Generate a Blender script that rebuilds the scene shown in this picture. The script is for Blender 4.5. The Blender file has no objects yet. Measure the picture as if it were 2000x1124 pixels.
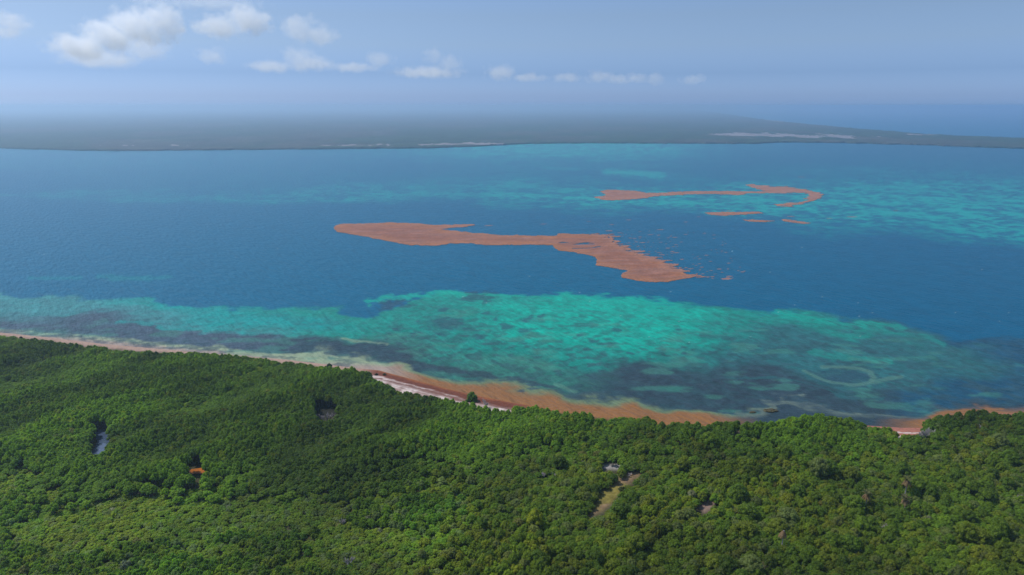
import bpy, bmesh, math, random
import numpy as np
from mathutils import Vector, Matrix, Euler

R = math.radians
rng = np.random.default_rng(7)
random.seed(7)
sc = bpy.context.scene
col = sc.collection

# ---------------------------------------------------------------- camera
CAM_H = 120.0
F_PX = 1334.0
PITCH = R(14.94)
cam_d = bpy.data.cameras.new('camera')
cam = bpy.data.objects.new('camera', cam_d)
col.objects.link(cam)
cam.location = (0, 0, CAM_H)
cam.rotation_euler = (R(90) - PITCH, 0, 0)
cam_d.sensor_width = 36.0
cam_d.lens = 36.0 * F_PX / 2000.0
cam_d.clip_start = 1.0
cam_d.clip_end = 200000.0
sc.camera = cam

# ---------------------------------------------------------------- sun and sky
SUN_EL, SUN_AZ = R(54), R(-72)           # azimuth from +Y, negative to the left
sun_dir = Vector((math.sin(SUN_AZ) * math.cos(SUN_EL), math.cos(SUN_AZ) * math.cos(SUN_EL), math.sin(SUN_EL)))
sd = bpy.data.lights.new('sun', 'SUN')
sd.energy = 4.3
sd.angle = R(0.53)
sd.color = (1.0, 0.95, 0.87)
so = bpy.data.objects.new('sun', sd)
col.objects.link(so)
so.rotation_euler = (-sun_dir).to_track_quat('-Z', 'Y').to_euler()

w = bpy.data.worlds.new('World')
sc.world = w
w.use_nodes = True
nt = w.node_tree
nt.nodes.clear()
N = nt.nodes.new
out = N('ShaderNodeOutputWorld')
bg = N('ShaderNodeBackground')
bg.inputs['Strength'].default_value = 0.15
sky = N('ShaderNodeTexSky')
sky.sky_type = 'NISHITA'
sky.sun_disc = False
sky.sun_elevation = SUN_EL
sky.sun_rotation = SUN_AZ
sky.air_density = 1.0
sky.dust_density = 1.2
sky.ozone_density = 1.6
# thick sea haze low in the sky takes the yellow out of the horizon band
tc = N('ShaderNodeTexCoord')
sep = N('ShaderNodeSeparateXYZ')
nt.links.new(tc.outputs['Generated'], sep.inputs[0])
mr = N('ShaderNodeMapRange')
mr.inputs['From Min'].default_value = 0.0
mr.inputs['From Max'].default_value = 0.35
nt.links.new(sep.outputs['Z'], mr.inputs['Value'])
ramp = N('ShaderNodeValToRGB')
RC = [(0.006, (0.90, 1.42, 2.85)), (0.035, (0.78, 1.19, 2.40)), (0.12, (0.575, 0.85, 1.62)), (0.227, (0.715, 0.875, 1.29)),
      (0.334, (0.765, 0.88, 1.155)), (0.43, (0.80, 0.93, 1.22)), (1.0, (1.5, 1.5, 1.5))]
ramp.color_ramp.elements[0].position, ramp.color_ramp.elements[1].position = 0.0, 1.0
for i, (p_, c_) in enumerate(RC):
    e = ramp.color_ramp.elements[0] if i == 0 else ramp.color_ramp.elements[-1] if i == len(RC) - 1 else ramp.color_ramp.elements.new(p_)
    e.position = p_
    e.color = tuple(v / 1.5 for v in c_) + (1,)
nt.links.new(mr.outputs[0], ramp.inputs[0])
mul = N('ShaderNodeMix')
mul.data_type = 'RGBA'
mul.blend_type = 'MULTIPLY'
mul.inputs[0].default_value = 1.0
nt.links.new(sky.outputs[0], mul.inputs[6])
nt.links.new(ramp.outputs[0], mul.inputs[7])
nt.links.new(mul.outputs[2], bg.inputs['Color'])
nt.links.new(bg.outputs[0], out.inputs[0])

# ---------------------------------------------------------------- exposure, sampling
sc.view_settings.view_transform = 'Standard'
sc.view_settings.look = 'None'
sc.view_settings.exposure = 0.0
sc.view_settings.gamma = 1.0
sc.view_settings.use_curve_mapping = False
sc.cycles.use_denoising = True
sc.cycles.max_bounces = 5
sc.cycles.diffuse_bounces = 2
sc.cycles.glossy_bounces = 1
sc.cycles.transmission_bounces = 1
sc.cycles.volume_bounces = 6
sc.cycles.volume_step_rate = 1.0

# ---------------------------------------------------------------- helpers
CP, SP = math.cos(PITCH), math.sin(PITCH)


def unproj(px, py, z=0.0):
    """Photo pixel (2000x1124) to the point of the level z it shows."""
    a = (np.asarray(px, float) - 1000.0) / F_PX
    b = (562.0 - np.asarray(py, float)) / F_PX
    dy = CP + b * SP
    dz = -SP + b * CP
    t = (z - CAM_H) / dz
    return a * t, dy * t


def proj(X, Y, Z):
    X, Y, Z = np.asarray(X, float), np.asarray(Y, float), np.asarray(Z, float)
    d = Y * CP - (Z - CAM_H) * SP
    v = Y * SP + (Z - CAM_H) * CP
    return 1000 + F_PX * X / d, 562 - F_PX * v / d


def _h(ix, iy, seed):
    n = (ix.astype(np.int64) * 374761393 + iy.astype(np.int64) * 668265263 + seed * 974711) & 0xFFFFFFFF
    n = ((n ^ (n >> 13)) * 1274126177) & 0xFFFFFFFF
    n = ((n ^ (n >> 16)) * 2246822519) & 0xFFFFFFFF
    return ((n ^ (n >> 15)) & 0xFFFFFF) / float(0xFFFFFF)


def vnoise(x, y, seed=0):
    x, y = np.asarray(x, float), np.asarray(y, float)
    ix, iy = np.floor(x), np.floor(y)
    fx, fy = x - ix, y - iy
    fx = fx * fx * fx * (fx * (fx * 6 - 15) + 10)
    fy = fy * fy * fy * (fy * (fy * 6 - 15) + 10)
    a, b = _h(ix, iy, seed), _h(ix + 1, iy, seed)
    c, d = _h(ix, iy + 1, seed), _h(ix + 1, iy + 1, seed)
    return (a + (b - a) * fx) * (1 - fy) + (c + (d - c) * fx) * fy


def fbm(x, y, o=4, seed=0):
    s, a, t = 0.0, 0.5, 0.0
    for k in range(o):
        s = s + a * vnoise(x, y, seed + 17 * k)
        t += a
        a *= 0.5
        x, y = x * 2.03 * 0.8 - y * 2.03 * 0.6 + 3.1, x * 2.03 * 0.6 + y * 2.03 * 0.8 + 1.7
    return s / t


def sstep(a, b, x):
    t = np.clip((x - a) / (b - a), 0, 1)
    return t * t * (3 - 2 * t)


def lerp(a, b, t):
    return a + (b - a) * t


def srgb(r, g, b):
    c = np.array([r, g, b]) / 255.0
    return np.where(c <= 0.04045, c / 12.92, ((c + 0.055) / 1.055) ** 2.4)


def seg_dist(px, py, pts, ky=1.0):
    """Distance to a polyline (rows stretched by ky)."""
    d = np.full(np.shape(px), 1e9)
    q = py * ky
    for (x0, y0), (x1, y1) in zip(pts[:-1], pts[1:]):
        y0, y1 = y0 * ky, y1 * ky
        vx, vy = x1 - x0, y1 - y0
        L = vx * vx + vy * vy + 1e-9
        t = np.clip(((px - x0) * vx + (q - y0) * vy) / L, 0, 1)
        d = np.minimum(d, np.hypot(px - x0 - t * vx, q - y0 - t * vy))
    return d


def poly_sdf(px, py, pts, ky=1.0):
    """Signed distance, positive inside."""
    cl = list(pts) + [pts[0]]
    d = seg_dist(px, py, cl, ky)
    ins = np.zeros(np.shape(px), bool)
    for (x0, y0), (x1, y1) in zip(cl[:-1], cl[1:]):
        c = ((y0 > py) != (y1 > py)) & (px < (x1 - x0) * (py - y0) / (y1 - y0 + 1e-12) + x0)
        ins ^= c
    return np.where(ins, d, -d)


def mesh_np(name, verts, faces, mats=None, attrs=None, parent=None, smooth=True):
    me = bpy.data.meshes.new(name)
    verts = np.asarray(verts, np.float32)
    if isinstance(faces, np.ndarray):
        k = faces.shape[1]
        me.vertices.add(len(verts))
        me.vertices.foreach_set('co', verts.ravel())
        me.loops.add(faces.size)
        me.loops.foreach_set('vertex_index', faces.astype(np.int32).ravel())
        me.polygons.add(len(faces))
        me.polygons.foreach_set('loop_start', np.arange(0, faces.size, k, dtype=np.int32))
        me.polygons.foreach_set('loop_total', np.full(len(faces), k, np.int32))
        me.update(calc_edges=True)
    else:
        me.from_pydata([tuple(map(float, v)) for v in verts], [], faces)
    if smooth:
        me.polygons.foreach_set('use_smooth', np.ones(len(me.polygons), bool))
    for an, (kind, dat) in (attrs or {}).items():
        at = me.attributes.new(an, kind, 'POINT')
        key = {'FLOAT_COLOR': 'color', 'FLOAT_VECTOR': 'vector'}.get(kind, 'value')
        at.data.foreach_set(key, np.asarray(dat, np.float32 if kind != 'INT' else np.int32).ravel())
    for m in (mats or []):
        me.materials.append(m)
    me.update()
    o = bpy.data.objects.new(name, me)
    col.objects.link(o)
    if parent is not None:
        o.parent = parent
    return o


def grid_faces(nr, nc):
    i = np.arange(nr * nc).reshape(nr, nc)
    return np.stack([i[:-1, :-1], i[:-1, 1:], i[1:, 1:], i[1:, :-1]], -1).reshape(-1, 4)


def compact(verts, faces, *arrs):
    u, inv = np.unique(faces.ravel(), return_inverse=True)
    return (verts[u], inv.reshape(faces.shape)) + tuple(a[u] for a in arrs)


def rgba(c):
    return np.concatenate([c, np.ones(c.shape[:-1] + (1,))], -1)


def tag(o, label=None, cat=None, group=None, kind=None):
    if label:
        o['label'] = label
    if cat:
        o['category'] = cat
    if group:
        o['group'] = group
    if kind:
        o['kind'] = kind
    return o


def new_mat(name):
    m = bpy.data.materials.new(name)
    m.use_nodes = True
    nt = m.node_tree
    return m, nt, nt.nodes['Principled BSDF'], nt.nodes.new, nt.links.new


def node_noise(nt, scale, detail=3, rough=0.55, vec=None, dim='3D', scl=(1, 1, 1), rot=0.0, src='Object'):
    tcn = nt.nodes.new('ShaderNodeTexCoord')
    mp = nt.nodes.new('ShaderNodeMapping')
    mp.vector_type = 'TEXTURE'
    mp.inputs['Scale'].default_value = tuple(1.0 / v for v in scl)
    mp.inputs['Rotation'].default_value = (0, 0, rot)
    nt.links.new(tcn.outputs[src], mp.inputs['Vector'])
    n = nt.nodes.new('ShaderNodeTexNoise')
    n.noise_dimensions = dim
    n.inputs['Scale'].default_value = scale
    n.inputs['Detail'].default_value = detail
    n.inputs['Roughness'].default_value = rough
    nt.links.new(mp.outputs[0], n.inputs['Vector'])
    return n


def map_range(nt, sock, a, b, c, d):
    m = nt.nodes.new('ShaderNodeMapRange')
    for k, v in zip(('From Min', 'From Max', 'To Min', 'To Max'), (a, b, c, d)):
        m.inputs[k].default_value = v
    nt.links.new(sock, m.inputs['Value'])
    return m.outputs[0]


def mix_mul(nt, csock, fsock):
    m = nt.nodes.new('ShaderNodeVectorMath')
    m.operation = 'SCALE'
    nt.links.new(csock, m.inputs[0])
    nt.links.new(fsock, m.inputs['Scale'])
    return m.outputs[0]


# ---------------------------------------------------------------- materials
def mat_attr(name, rough=0.85, spec=0.2, noises=((1.0, 0.7, 1.3),), bump=None):
    m, nt, b, Nn, Ln = new_mat(name)
    a = Nn('ShaderNodeAttribute')
    a.attribute_name = 'Col'
    c = a.outputs['Color']
    for sc_, lo, hi in noises:
        n = node_noise(nt, sc_, 4)
        c = mix_mul(nt, c, map_range(nt, n.outputs['Fac'], 0.25, 0.75, lo, hi))
    Ln(c, b.inputs['Base Color'])
    b.inputs['Roughness'].default_value = rough
    b.inputs['Specular IOR Level'].default_value = spec
    if bump:
        n = node_noise(nt, bump[0], 4)
        bp = Nn('ShaderNodeBump')
        bp.inputs['Strength'].default_value = bump[1]
        bp.inputs['Distance'].default_value = bump[2]
        Ln(n.outputs['Fac'], bp.inputs['Height'])
        Ln(bp.outputs[0], b.inputs['Normal'])
    return m


def mat_water():
    m, nt, b, Nn, Ln = new_mat('lagoon_water')
    a = Nn('ShaderNodeAttribute')
    a.attribute_name = 'Col'
    n0 = node_noise(nt, 0.06, 5, 0.6)
    c = mix_mul(nt, a.outputs['Color'], map_range(nt, n0.outputs['Fac'], 0.25, 0.75, 0.88, 1.12))
    Ln(c, b.inputs['Base Color'])
    b.inputs['Roughness'].default_value = 0.28
    b.inputs['IOR'].default_value = 1.33
    b.inputs['Specular IOR Level'].default_value = 0.055
    # wind sea: long crests plus chop
    n1 = node_noise(nt, 0.30, 3, 0.5, scl=(0.30, 1.0, 1.0), rot=R(130))
    n2 = node_noise(nt, 0.75, 3, 0.55, scl=(0.45, 1.0, 1.0), rot=R(160))
    ad = Nn('ShaderNodeMath')
    ad.operation = 'MULTIPLY_ADD'
    Ln(n2.outputs['Fac'], ad.inputs[0])
    ad.inputs[1].default_value = 0.30
    Ln(n1.outputs['Fac'], ad.inputs[2])
    bp = Nn('ShaderNodeBump')
    bp.inputs['Strength'].default_value = 1.0
    bp.inputs['Distance'].default_value = 1.7
    Ln(ad.outputs[0], bp.inputs['Height'])
    Ln(bp.outputs[0], b.inputs['Normal'])
    return m


def mat_leaf(name):
    m, nt, b, Nn, Ln = new_mat(name)
    a = Nn('ShaderNodeAttribute')
    a.attribute_type = 'INSTANCER'
    a.attribute_name = 'leaf_colour'
    n = node_noise(nt, 2.2, 2, 0.6)
    c = mix_mul(nt, a.outputs['Color'], map_range(nt, n.outputs['Fac'], 0.3, 0.7, 0.65, 1.35))
    Ln(c, b.inputs['Base Color'])
    b.inputs['Roughness'].default_value = 0.6
    b.inputs['Specular IOR Level'].default_value = 0.2
    tr = Nn('ShaderNodeBsdfTranslucent')
    tm = Nn('ShaderNodeVectorMath')
    tm.operation = 'MULTIPLY'
    tm.inputs[1].default_value = (1.8, 1.8, 0.7)
    Ln(c, tm.inputs[0])
    Ln(tm.outputs[0], tr.inputs['Color'])
    mx = Nn('ShaderNodeMixShader')
    mx.inputs[0].default_value = 0.5
    Ln(b.outputs[0], mx.inputs[1])
    Ln(tr.outputs[0], mx.inputs[2])
    Ln(mx.outputs[0], nt.nodes['Material Output'].inputs['Surface'])
    return m


def mat_plain(name, c, rough=0.85, noise=None, spec=0.2):
    m, nt, b, Nn, Ln = new_mat(name)
    b.inputs['Roughness'].default_value = rough
    b.inputs['Specular IOR Level'].default_value = spec
    rg = Nn('ShaderNodeRGB')
    rg.outputs[0].default_value = (*c, 1)
    s = rg.outputs[0]
    if noise:
        n = node_noise(nt, noise[0], 4)
        s = mix_mul(nt, s, map_range(nt, n.outputs['Fac'], 0.25, 0.75, noise[1], noise[2]))
    Ln(s, b.inputs['Base Color'])
    return m


M_WATER = mat_water()
M_LEAF = mat_leaf('leaves')
M_BARK = mat_plain('grey_brown_bark', (0.10, 0.085, 0.07), 0.9, (3.0, 0.6, 1.4))
M_DEAD = mat_plain('bleached_dead_wood', (0.30, 0.27, 0.27), 0.9, (3.0, 0.7, 1.3))
M_ROCK = mat_plain('weedy_rock', (0.06, 0.055, 0.03), 0.9, (1.5, 0.5, 1.6))

# ---------------------------------------------------------------- water
SHORE = [(-400, 612), (0, 650), (100, 660), (200, 672), (300, 681), (400, 690), (500, 698), (560, 703), (620, 710), (700, 720), (740, 724),
         (800, 740), (870, 759), (920, 771), (1000, 787), (1100, 802), (1200, 813), (1300, 824), (1400, 830), (1500, 834), (1560, 828),
         (1640, 826), (1700, 832), (1760, 836), (1800, 836), (1850, 815), (1900, 808), (2000, 808), (2400, 815)]
SX, SY = zip(*SHORE)
C = {k: np.array(v) for k, v in {
    'D': (.0, .074, .147), 'E': (.010, .056, .098), 'B': (.0, .275, .205), 'L': (.002, .215, .205), 'T': (.006, .185, .150),
    'G': (.018, .098, .106), 'H': (.024, .135, .108), 'N': (.022, .042, .056), 'F': (.215, .275, .175), 'P': (.27, .215, .18), 'A': (.105, .150, .085),
    'O': (.200, .096, .036), 'M': (.0, .225, .225), 'Q': (.085, .12, .105), 'U': (.045, .072, .100), 'V': (.035, .180, .190), 'R': (.075, .175, .135), 'K': (.0, .095, .20)}.items()}
PROFILE = {
    -400: 'D540 V548 V570 V580 U596 U604 F606 P614 P624',
    0:    'D578 V584 V603 V615 U630 U641 F644 P651 P660',
    150:  'D580 V588 V608 U618 U640 U651 F655 P667 P676',
    300:  'D584 L592 V612 V626 U636 U666 F671 P680 P690',
    450:  'D598 L604 L625 V643 U652 U682 F686 P693 P700',
    600:  'D602 T610 L630 T655 N668 N690 F694 F704 P712',
    700:  'D606 T614 T640 T662 H672 N682 N699 F706 P719',
    760:  'D604 T610 T630 T655 H672 N690 N708 F715 P722',
    830:  'D570 T575 T600 T650 H690 N708 N724 A729 O738',
    900:  'D564 B569 T592 T640 T680 H705 H735 A745 O756',
    1000: 'D574 T580 B598 B640 T670 H710 H745 A759 O777',
    1100: 'D571 B577 B610 B670 T700 H725 H760 A775 O788',
    1200: 'D573 B579 B620 B660 T690 N725 N770 A786 O796',
    1300: 'D585 B592 B615 B650 T695 N730 N785 A796 O805',
    1400: 'D596 T606 B616 T650 G700 N735 N792 A800 O814',
    1500: 'D600 T612 T622 G650 G710 N745 N793 Q798 N812',
    1600: 'D604 T622 T632 G655 G720 N760 N795 Q800 N812',
    1700: 'D612 G636 T644 G660 G740 N775 N800 Q806 N816',
    1800: 'D632 G655 G668 G680 G745 E775 E800 Q806 O814',
    1900: 'D660 E672 G685 G710 E740 E775 E790 N797 O801',
    2000: 'D670 E685 E700 E720 E750 E775 E792 N797 O801',
    2400: 'D690 E705 E720 E740 E760 E785 E800 N805 O810',
}
LAGOON = {   # far turquoise shoals: row, amount
    -400: '285:.1 300:.1 325:.1 345:0 376:0 383:.2 392:0',
    0:    '285:.25 300:.2 325:.15 345:0 378:0 383:.35 392:0',
    300:  '288:.2 305:.2 320:.15 345:.1 370:.05 385:.3 398:0',
    600:  '290:.15 300:.15 320:.1 345:.1 365:.1 385:.45 402:0',
    800:  '290:.4 300:.35 320:.05 345:.1 362:.2 380:.5 405:0',
    950:  '286:.8 300:.6 318:.2 345:.2 362:.4 385:.65 412:0',
    1100: '284:1 298:.85 315:.25 340:.1 358:.4 385:.75 418:0',
    1250: '284:.95 300:.7 318:.25 335:.1 360:.2 395:.75 425:0',
    1400: '282:.3 300:.2 315:.1 345:.1 375:.5 398:.8 435:0',
    1550: '282:.1 300:.1 315:.05 345:.2 370:.65 405:.8 455:0',
    1700: '282:.05 300:.05 315:.05 345:.3 370:.7 410:.8 470:0',
    1850: '288:.05 300:.05 315:.05 345:.25 370:.65 420:.9 482:0',
    2000: '290:.0 300:.05 315:.05 345:.2 375:.6 430:.95 492:0',
    2400: '290:.0 300:.05 315:.05 355:.1 385:.4 440:.8 500:0',
}
DARK_PATCHES = [(865, 632, 30, 11), (762, 594, 32, 10), (935, 582, 26, 11), (930, 654, 15, 5), (1025, 622, 13, 5), (1022, 642, 10, 3.5),
                (988, 633, 14, 4), (1130, 657, 10, 3.2), (1190, 645, 8, 2.6), (1168, 669, 8, 2.4), (1330, 645, 6, 2.5), (778, 647, 7, 3),
                (820, 653, 7, 2.5), (948, 613, 8, 3), (958, 622, 6, 2.5), (870, 606, 8, 3), (1238, 686, 7, 2.6), (1335, 690, 8, 2.6),
                (1028, 668, 6, 2), (855, 650, 12, 3), (900, 640, 14, 4), (1015, 766, 6, 2), (1038, 760, 8, 2), (1058, 619, 8, 3),
                (1655, 732, 46, 13), (1430, 802, 12, 2.5)]
SEA_LINES = [  # polyline, half width, colour, strength
    ([(678, 666), (710, 668), (745, 673), (775, 681)], 3.0, 'F', 0.45),
    ([(800, 706), (860, 713), (900, 722), (955, 736)], 6.0, 'N', 0.85),
    ([(1010, 744), (1070, 752)], 5.0, 'N', 0.8),
    ([(1085, 750), (1125, 764)], 4.0, 'R', 0.5),
    ([(1573, 724), (1598, 735), (1630, 745), (1668, 750), (1700, 746), (1710, 737), (1702, 727), (1680, 719), (1650, 716), (1610, 715)], 3.2, 'R', 0.55),
    ([(1708, 745), (1728, 742), (1748, 737), (1760, 737)], 4.0, 'R', 0.5), ([(1660, 700), (1700, 706), (1730, 710)], 3.5, 'R', 0.35),
    ([(1600, 688), (1660, 698), (1720, 706)], 5.0, 'B', 0.28),
    ([(1290, 756), (1320, 758)], 3.0, 'H', 0.5),
    ([(1400, 738), (1470, 742), (1540, 750), (1620, 760), (1720, 775)], 2.2, 'G', 0.55),
    ([(1440, 800), (1480, 805), (1510, 799), (1560, 798)], 3.0, 'Q', 0.7),
    ([(230, 630), (290, 632), (340, 640), (420, 640), (480, 648)], 3.5, 'L', 0.6),
    ([(70, 541), (150, 543)], 4.0, 'L', 0.3), ([(190, 542), (320, 543)], 4.5, 'L', 0.35),
    ([(1060, 328), (1130, 331)], 3.0, 'M', 0.3), ([(1185, 336), (1235, 338), (1290, 343)], 6.0, 'M', 0.75),
    ([(700, 594), (730, 586), (790, 580), (850, 570), (900, 571), (912, 580)], 5.0, 'B', 0.8),
    ([(955, 577), (1010, 578)], 3.0, 'B', 0.7),
    ([(1066, 578), (1160, 580), (1260, 588), (1330, 600)], 7.0, 'B', 0.6),
    ([(1540, 612), (1600, 626), (1690, 634), (1770, 642)], 6.0, 'B', 0.45), ([(1790, 655), (1850, 672)], 5.0, 'B', 0.25),
    ([(440, 690), (520, 692), (600, 694), (640, 696), (720, 706)], 3.0, 'F', 0.7),
]


def table(d):
    xs = sorted(d)
    return xs, [d[x].split() for x in xs]


def sea_colour(px, py, X, Y):
    shp = px.shape
    # domain warp, in metres, turned into picture rows by the local foreshortening
    rowm = np.clip((py - 206.0) ** 2 / (F_PX * CAM_H), 1e-4, 10)   # rows per metre of depth
    colm = np.clip((py - 206.0) / CAM_H, 0.01, 10)                 # columns per metre
    wy = (fbm(X / 30, Y / 30, 5, 11) - 0.5) * 44 + (fbm(X / 7, Y / 7, 3, 12) - 0.5) * 9
    wx = (fbm(X / 30, Y / 30, 5, 21) - 0.5) * 44
    xs, rows = table(PROFILE)
    calm = 0.16 + 0.84 * sstep(4, 40, np.interp(px, SX, SY) - py)
    x1, y1 = px + wx * colm * calm, py + wy * rowm * calm
    ks = np.array([[float(t[1:]) for t in r] for r in rows])
    cs = np.array([[C[t[0]] for t in r] for r in rows])
    nk = ks.shape[1]
    yk = [np.interp(x1, xs, ks[:, k]) for k in range(nk)]
    ck = [np.stack([np.interp(x1, xs, cs[:, k, j]) for j in range(3)], -1) for k in range(nk)]
    c = ck[0].copy()
    deep_t = sstep(2000, 0, px)[..., None]
    c = np.broadcast_to(lerp(C['D'], C['D'] * [1.3, 1.24, 1.17], deep_t), shp + (3,)).copy()  # deep water paler towards the left, haze on that side put into its colour
    for k in range(nk - 1):
        t = np.clip((y1 - yk[k]) / np.maximum(yk[k + 1] - yk[k], 0.5), 0, 1)
        t = (t * t * (3 - 2 * t))[..., None]
        m = (y1 > yk[k])[..., None]
        a = c if k == 0 else ck[k]
        c = np.where(m, lerp(a, ck[k + 1], t), c)
    c = lerp(c, C['K'], ((1 - sstep(274, 286, py)) * 0.9)[..., None])
    near = sstep(0, 8, y1 - yk[0]) * (1 - sstep(-4, 2, y1 - yk[nk - 2]))
    # sea grass mottling over the shallow floor, sandy blow-outs in the grass
    g1 = fbm(X / 13 + 5, Y / 13, 5, 31)
    g2 = fbm(X / 4.2, Y / 4.2, 5, 32)
    g5 = np.clip((fbm(X / 2.4, Y / 3.2, 4, 35) - 0.5) * 2.6, -1, 1)
    depthk = sstep(0, 110, y1 - yk[0])
    grass = sstep(0.48, 0.70, g1) * 0.26 + sstep(0.47, 0.66, g2) * 0.56
    grass = grass * near * (0.35 + 0.65 * depthk)
    c = lerp(c, C['N'] * 0.8 + C['G'] * 0.25, np.clip(grass, 0, 0.85)[..., None])
    c = c * (1 + 0.24 * g5 * near)[..., None]
    sand = sstep(0.56, 0.72, fbm(X / 17, Y / 9 + 9, 5, 33)) * near * 0.38 * sstep(30, 60, y1 - yk[0])
    c = lerp(c, C['T'] * 0.75 + C['F'] * 0.2, sand[..., None])
    # foam and sand streaks beside the shore
    fz = sstep(-6, 0, y1 - yk[nk - 3]) * (1 - sstep(0, 8, y1 - yk[nk - 1])) * (1 - sstep(-5, 1, y1 - yk[nk - 2]) * sstep(700, 760, px) * (1 - sstep(1420, 1500, px)))
    fo = sstep(0.44, 0.62, fbm(X / 9, Y / 3.0, 5, 34)) * fz
    c = lerp(c, C['N'] * 1.25, (fo * 0.6)[..., None])
    # named patches
    for cx, cy, rx, ry in DARK_PATCHES:
        q = np.hypot((x1 * 0.4 + px * 0.6 - cx) / rx, (y1 * 0.4 + py * 0.6 - cy) / ry)
        q = q + (g2 - 0.5) * 2.6
        c = lerp(c, C['N'] * 0.85 + C['D'] * 0.2, (0.72 * (1 - sstep(0.6, 1.4, q)))[..., None])
    for pts, wd, cn, st in SEA_LINES:
        kw = 0.12 if cn == 'R' else 0.5
        d = seg_dist(x1 * kw + px * (1 - kw), y1 * kw + py * (1 - kw), pts, 1.6)
        q = d / (wd * 1.5) + (g2 - 0.5) * (1.1 if cn == 'R' else 2.4)
        c = lerp(c, C[cn], (st * (1 - sstep(0.4, 1.4, q)))[..., None])
    # far shoals
    xs, rows = table(LAGOON)
    ks = np.array([[float(t.split(':')[0]) for t in r] for r in rows])
    vs = np.array([[float(t.split(':')[1]) for t in r] for r in rows])
    y2 = py + ((fbm(X / 90, Y / 90, 5, 41) - 0.5) * 240 + (fbm(X / 22, Y / 22, 4, 42) - 0.5) * 60) * np.minimum(rowm, 0.16)
    amt = np.zeros(shp)
    yk = [np.interp(px, xs, ks[:, k]) for k in range(ks.shape[1])]
    vk = [np.interp(px, xs, vs[:, k]) for k in range(ks.shape[1])]
    amt = np.where(y2 <= yk[0], vk[0], 0)
    for k in range(ks.shape[1] - 1):
        t = np.clip((y2 - yk[k]) / np.maximum(yk[k + 1] - yk[k], 0.5), 0, 1)
        amt = np.where((y2 > yk[k]) & (y2 <= yk[k + 1]), lerp(vk[k], vk[k + 1], t), amt)
    g3 = fbm(X / 26, Y / 26, 4, 43)
    g4 = fbm(X / 7, Y / 7, 3, 44)
    amt = np.clip(amt * (0.22 + 1.3 * sstep(0.36, 0.66, 0.42 * g3 + 0.58 * g4)), 0, 1)
    c = lerp(c, C['M'], amt[..., None])
    # scattered whitecaps
    wc = (vnoise(X / 1.6, Y / 0.9, 77) > 0.992) & (vnoise(X / 40, Y / 40, 78) > 0.66) & (py > 480) & (py < 690)
    c = np.where(wc[..., None], lerp(c, np.array([0.6, 0.7, 0.7]), 0.45), c)
    return np.clip(c, 0.001, 0.9)


def build_sea():
    pxs = np.concatenate([[-60000, -20000, -6000, -2500, -1200, -700], np.arange(-400, 2401, 2.0), [2700, 3200, 4500, 8000, 22000, 62000]])
    pys = np.concatenate([[208.2, 209, 210, 212, 214, 217, 220, 224, 228, 233, 238, 244, 250, 256, 262, 268, 273, 277],
                          np.arange(279, 860, 1.0)])
    PX, PY = np.meshgrid(pxs, pys)
    X, Y = unproj(PX, PY, 0.0)
    cc = sea_colour(np.clip(PX, -400, 2400), PY, X, Y)
    V = np.stack([X, Y, np.zeros_like(X)], -1).reshape(-1, 3)
    o = mesh_np('sea', V, grid_faces(len(pys), len(pxs))[:, ::-1].copy(), [M_WATER], {'Col': ('FLOAT_COLOR', rgba(cc).reshape(-1, 4))})
    tag(o, kind='structure')


build_sea()

# ---------------------------------------------------------------- near land: beach, ground
TREELINE = [(-400, 612), (0, 653), (50, 660), (90, 664), (150, 670), (225, 682), (228, 684), (275, 684), (300, 685), (340, 687), (420, 689), (480, 696),
            (510, 698), (560, 706), (600, 710), (612, 714), (640, 716), (690, 717), (700, 722), (722, 724), (724, 735), (745, 746), (790, 764),
            (835, 772), (868, 776), (900, 783), (960, 797), (985, 802), (1002, 800), (1010, 791), (1040, 789), (1060, 795), (1100, 803),
            (1150, 806), (1170, 815), (1195, 816), (1215, 811), (1265, 811), (1285, 825), (1320, 824), (1400, 822), (1500, 822), (1540, 815),
            (1560, 808), (1600, 805), (1625, 812), (1660, 813), (1690, 822), (1700, 829), (1715, 827), (1740, 835), (1758, 848),
            (1803, 849), (1806, 822), (1830, 810), (1880, 802), (1905, 797), (1930, 801), (1955, 806), (2000, 804), (2400, 806)]
TX, TY = zip(*TREELINE)
HOLES = {   # clearings in the canopy, traced where the ground shows
    'pond': [(184, 845), (196, 842), (207, 845), (212, 853), (209, 867), (200, 879), (182, 886), (176, 884), (186, 872), (192, 862), (188, 852)],
    'orange_pond': [(368, 916), (396, 912), (398, 920), (374, 922)],
    'meadow': [(1163, 990), (1172, 968), (1190, 960), (1205, 945), (1226, 928), (1255, 924), (1240, 938), (1222, 950), (1212, 958),
               (1205, 972), (1190, 988), (1172, 1002), (1150, 1012)],
    'bare_patch': [(1362, 995), (1376, 986), (1390, 982), (1392, 996), (1376, 1004)],
    'white_sand': [(1176, 912), (1200, 915), (1210, 913), (1206, 918), (1180, 917)],
    'dead_gap': [(610, 806), (618, 798), (650, 798), (660, 804), (652, 815), (628, 818)],
}


def inland(px, py):
    return py - np.interp(px, SX, SY)


def land_z(px, py, X, Y):
    k = inland(px, py)
    return np.clip(k * 0.035, -0.5, 0.9) + (fbm(X / 8, Y / 8, 3, 51) - 0.5) * 0.25 * sstep(2, 25, k)


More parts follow.
